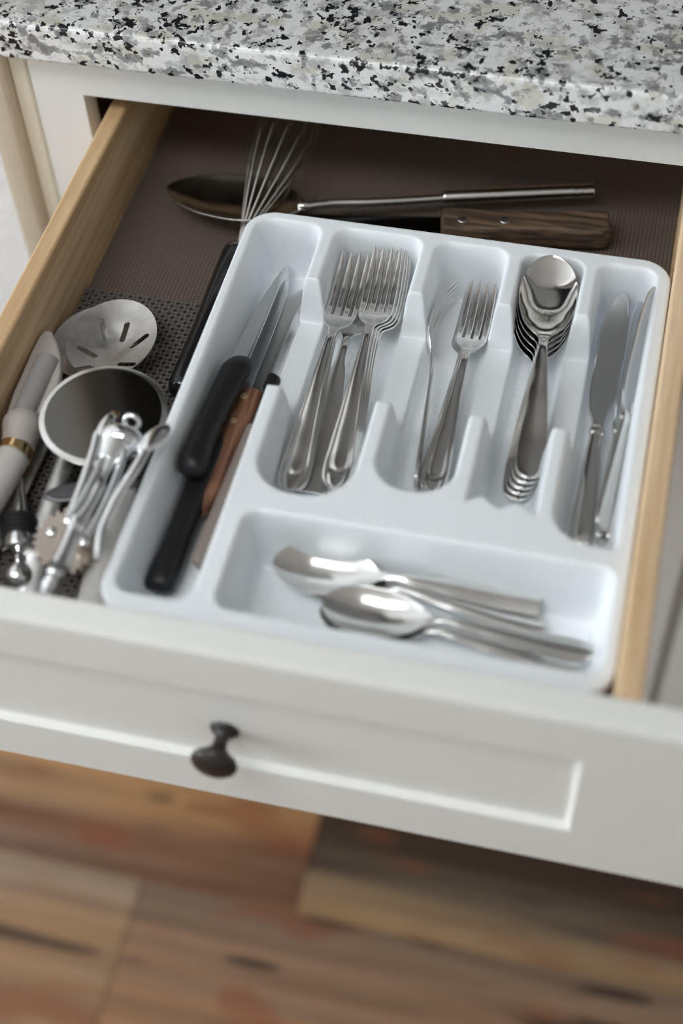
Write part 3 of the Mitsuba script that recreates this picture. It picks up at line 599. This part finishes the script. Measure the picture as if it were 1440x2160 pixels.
for y in np.r_[-255, np.linspace(-254, -208, 10), -207]:
    k = 1.0 if -255 < y < -207 else .85; b = np.linspace(0, np.pi, 14); rx = 7.5 * k
    xo = -181 + (y + 231) * -.03
    o = np.stack([xo - rx * np.cos(b), b * 0 + y, 819.5 + 7.5 * k * np.sin(b)], 1); inn = np.stack([xo - (rx - 1) * np.cos(b), b * 0 + y, 819.5 + (7.5 * k - 1) * np.sin(b)], 1)
    gd.append(np.vstack([o, inn[::-1]]))
add('peeler__guard', loft(gd), 'clear_plastic', smooth=40); labels['peeler__guard'] = {'label': 'clear plastic blade guard'}
tag('peeler', 'peeler with greige head, gold ring and pale handle along the left drawer side', 'peeler')
# pizza wheel
w = tilt((-127.3, -252.5, 829), (0.02, -.03, 1))
wp = [(.1, 0.9), (34.5, 0.9), (36.6, .5), (38.6, 0.05), (38.8, -.1), (38.6, -.3), (36.5, -.7), (.1, -.8)]
a80 = np.linspace(0, 2 * np.pi, 96, endpoint=False)
def turned(pr): return loft([np.stack([r * np.cos(a80), r * np.sin(a80), a80 * 0 + z], 1) for r, z in pr])
add('pizza_cutter__wheel', turned([(.1, .95), (20, .95), (35.6, .9), (35.7, -.8), (.1, -.8)]), 'dark_mirror', smooth=30, to_world=w)
add('pizza_cutter__rim', turned([(35.5, .9), (36.6, .75), (38.9, .12), (39.1, 0), (38.9, -.12), (36.6, -.7), (35.5, -.75)]), 'steel', smooth=30, to_world=w)
labels['pizza_cutter__rim'] = {'label': 'bright ground edge of the wheel'}
bk = shapely.geometry.LineString([(-118.5, -253.5), (-108.5, -290)]).buffer(7, quad_segs=8)
add('pizza_cutter__bracket', extrude(bk, 830.6, 832.4), 'dark_steel', smooth=40)
add('pizza_cutter__screw', rivet(-119, -254.5, 833.0, 3.4), 'copper', smooth=40)
add('pizza_cutter__handle', lathe_y([(0, 1), (1, 5), (5, 7.6), (14, 8.6), (50, 8.8), (90, 8.2), (98, 6), (100, 2)], 32), 'pale_plastic', smooth=True, to_world=pose((-95.4, -389, 806), (-101.5, -290, 818)))
tag('pizza_cutter', 'pizza cutter with large dark mirrored wheel and pale handle beside the tray', 'pizza cutter')
# corkscrew
AX = lambda y: -104.0 + (y + 282) * .056
CZ = 845.0
zt = lambda y: CZ + (y + 300) * .035
parts = [sphere((-103.5, -281.5, zt(-281) - 1), 1, 3, (13.5, 9.5, 10.5)),
         tube([(-104.5, -288, zt(-288)), (-105, -296, zt(-296)), (-105.5, -300, zt(-300))], [10.5, 8.0, 6.5], 24, 10),
         tube([(-109, -292, zt(-292) + 3), (-108.4, -307, zt(-307) + 3), (-114.2, -345, zt(-345) + 2)], 2.0, 10, 16),
         tube([(-97.5, -292, zt(-292) + 3), (-96.6, -300, zt(-300) + 2), (-100.2, -353, zt(-353) + 1)], 2.2, 10, 16)]
add('corkscrew__frame', parts, 'chrome', smooth=50)
add('corkscrew__shaft', [tube([(-104.3, -300, zt(-300)), (-104.4, -310, zt(-310)), (-104.7, -318, zt(-318)), (-105.2, -326, zt(-326)), (-108.0, -343, zt(-343))], [4, 2.2, 3.6, 3.2, 4.2], 18, 40),
                         tube([(-108.3, -342, zt(-342)), (-108.6, -347, zt(-347)), (-108.8, -350, zt(-350)), (-108.6, -374, zt(-374))], [5.5, 5.6, 4.6, 6.4], 20, 24)]
    + [sphere((AX(y) - .6, y, zt(y)), r, 3, (1, .7, 1)) for y, r in ((-378.5, 4.6), (-383.5, 3.8), (-387, 4.4), (-391, 3.4))], 'chrome', smooth=50)
def lever(path, paddle, w0):
    return [tube(path, w0, 12, 50, flat=.6), paddle]
pl = lambda c, n_, w_, l_: sphere(c, 1, 3, (w_, l_, 2.6))
lv = sphere((0, 0, 0), 1, 3, (6.2, 13, 2.4)); lv.apply_transform(trimesh.transformations.rotation_matrix(-.42, (0, 0, 1))); lv.apply_translation((-82.6, -281, CZ + 5))
add('corkscrew__lever', lever([(-84.5, -287, CZ + 4.6), (-87, -304, CZ + 3.5), (-92.2, -327, CZ + 1), (-93.6, -344, CZ - 1), (-91, -358, CZ - 2.4), (-89.5, -364, CZ - 3)], lv, [3.0, 3.2, 3.0, 2.8, 3.2, 2.2]), 'chrome', smooth=50)
lv2 = sphere((0, 0, 0), 1, 3, (4.2, 11, 2.4)); lv2.apply_transform(trimesh.transformations.rotation_matrix(-.12, (0, 0, 1))); lv2.apply_translation((-114.2, -277, CZ + 4))
add('corkscrew__lever_001', lever([(-116.5, -283, CZ + 4), (-114.6, -300, CZ + 3.5), (-114.0, -320, CZ + 1.5), (-114.8, -346, CZ - 1)], lv2, [3.0, 2.8, 2.6, 2.2]), 'chrome', smooth=50)
rg = trimesh.creation.torus(4.4, 1.5, 28, 14); rg.apply_transform(trimesh.transformations.rotation_matrix(1.2, (1, 0, 0))); rg.apply_translation((-99.5, -271.5, CZ + 5))
add('corkscrew__ring', rg, 'chrome', smooth=True)
tag('corkscrew', 'chrome winged corkscrew resting on the pizza wheel', 'corkscrew')
# toothed disc
tn = 26; ta = np.linspace(0, 2 * np.pi, tn * 8, endpoint=False); rad = 20 + 1.5 * np.clip(1.6 * np.sin(ta * tn), -1, 1)
tp = Polygon(np.stack([rad * np.cos(ta), rad * np.sin(ta)], 1))
w = tilt((-117.5, -343, 822), (.05, -.16, 1))
add('toothed_disc__plate', extrude(tp, 0, 1.6), 'brown_steel', smooth=30, to_world=w)
for i, (x, y) in enumerate(((-12, 3), (9, 1))): add(num('toothed_disc__stud', i), sphere((x, y, 1.5), 3.4, 3, (1, 1, .6)), 'chrome', smooth=True, to_world=w)
tag('toothed_disc', 'round steel plate with toothed rim and studs under the corkscrew', 'kitchen gadget')
# dark leaf-shaped blade
lb = ends(0, 56, 30); lw = pc([(0, .4), (3, 3.6), (12, 6.6), (28, 7.2), (48, 5), (56, 3)])
add('dark_blade', strip(lb, lambda y: -lw(y), lw, 1.5, 1.5, lambda y, u: -1.2 * u * u, m=15), 'dark_steel', smooth=50, to_world=pose((-144, -315.5, 823), (-93.5, -294, 824)))
tag('dark_blade', 'small dark leaf-shaped blade poking out under the corkscrew', 'blade')
# bottle stopper
w = pose((-145.2, -367, 801), (-172.3, -290.5, 803), 0)
add('bottle_stopper__knob', lathe_y([(0, .4), (.8, 4), (3, 6.8), (7, 8.4), (10.5, 8.4), (14, 6.6), (16.5, 3.6), (18.5, 2.9), (23, 3.0), (25, 5.5), (26, 8.6), (27, 9.4), (34, 9.6), (35, 8.8), (35.2, .5)], 36), 'chrome', smooth=45, to_world=w)
rp = [(34.8, 8), (35, 10)]
for k in range(4): rp += [(35.6 + 3.6 * k, 10.8), (37.4 + 3.6 * k, 10.8), (38.0 + 3.6 * k, 9.7), (38.6 + 3.6 * k, 9.7)]
add('bottle_stopper__seal', lathe_y(rp + [(50, 8.6), (50.5, 4)], 36), 'rubber', smooth=40, to_world=w); labels['bottle_stopper__seal'] = {'label': 'ribbed black rubber seal'}
add('bottle_stopper__cone', lathe_y([(50, 6.0), (51, 5.8), (80, 1.5), (81, .9), (81.2, .1)], 32), 'steel', smooth=45, to_world=w)
tag('bottle_stopper', 'chrome bottle stopper with black rubber seal at the front left', 'bottle stopper')

# ------------------------------------------------------------------ groups of alike things, and parts that look different
GROUPS = {'dinner_fork': 'forks in the widest fork compartment', 'salad_fork': 'salad forks in the narrower fork compartment', 'tablespoon': 'tablespoons stacked in the spoon compartment',
          'teaspoon': 'teaspoons in the front compartment', 'table_knife': 'table knives in the right compartment', 'kitchen_knife': 'kitchen knives in the long left compartment',
          'skimmer': 'round steel skimmers at the left', 'shelf_liner': 'grip liners on the drawer bottom'}
for k in list(labels):
    base = k[:-4] if k[-4:-3] == '_' and k[-3:].isdigit() else k
    if base in GROUPS and 'category' in labels[k]: labels[k]['group'] = GROUPS[base]
for k, t in {'kitchen_knife__handle': 'black plastic handle', 'kitchen_knife_001__handle': 'reddish brown wooden handle', 'kitchen_knife_001__rivet': 'small brass rivet', 'kitchen_knife_001__rivet_001': 'small brass rivet',
             'kitchen_knife_002__handle': 'black plastic handle', 'kitchen_knife_003__handle': 'grey-brown handle', 'kitchen_knife_003__collar': 'black collar', 'bread_knife__handle': 'worn dark wooden handle',
             'bread_knife__rivet': 'pale metal rivet', 'bread_knife__rivet_001': 'pale metal rivet', 'whisk__handle': 'glossy black handle', 'pizza_cutter__wheel': 'dark mirrored wheel',
             'pizza_cutter__handle': 'pale plastic handle', 'pizza_cutter__screw': 'copper coloured screw', 'peeler__handle': 'pale grey handle', 'peeler__head': 'greige plastic head',
             'cabinet__drawer__side_panel': 'light maple drawer side', 'cabinet__drawer__side_panel_001': 'light maple drawer side', 'cabinet__drawer__front_panel': 'white recessed-panel drawer front',
             'toothed_disc__stud': 'shiny round stud', 'toothed_disc__stud_001': 'shiny round stud'}.items():
    labels[k] = {'label': t}
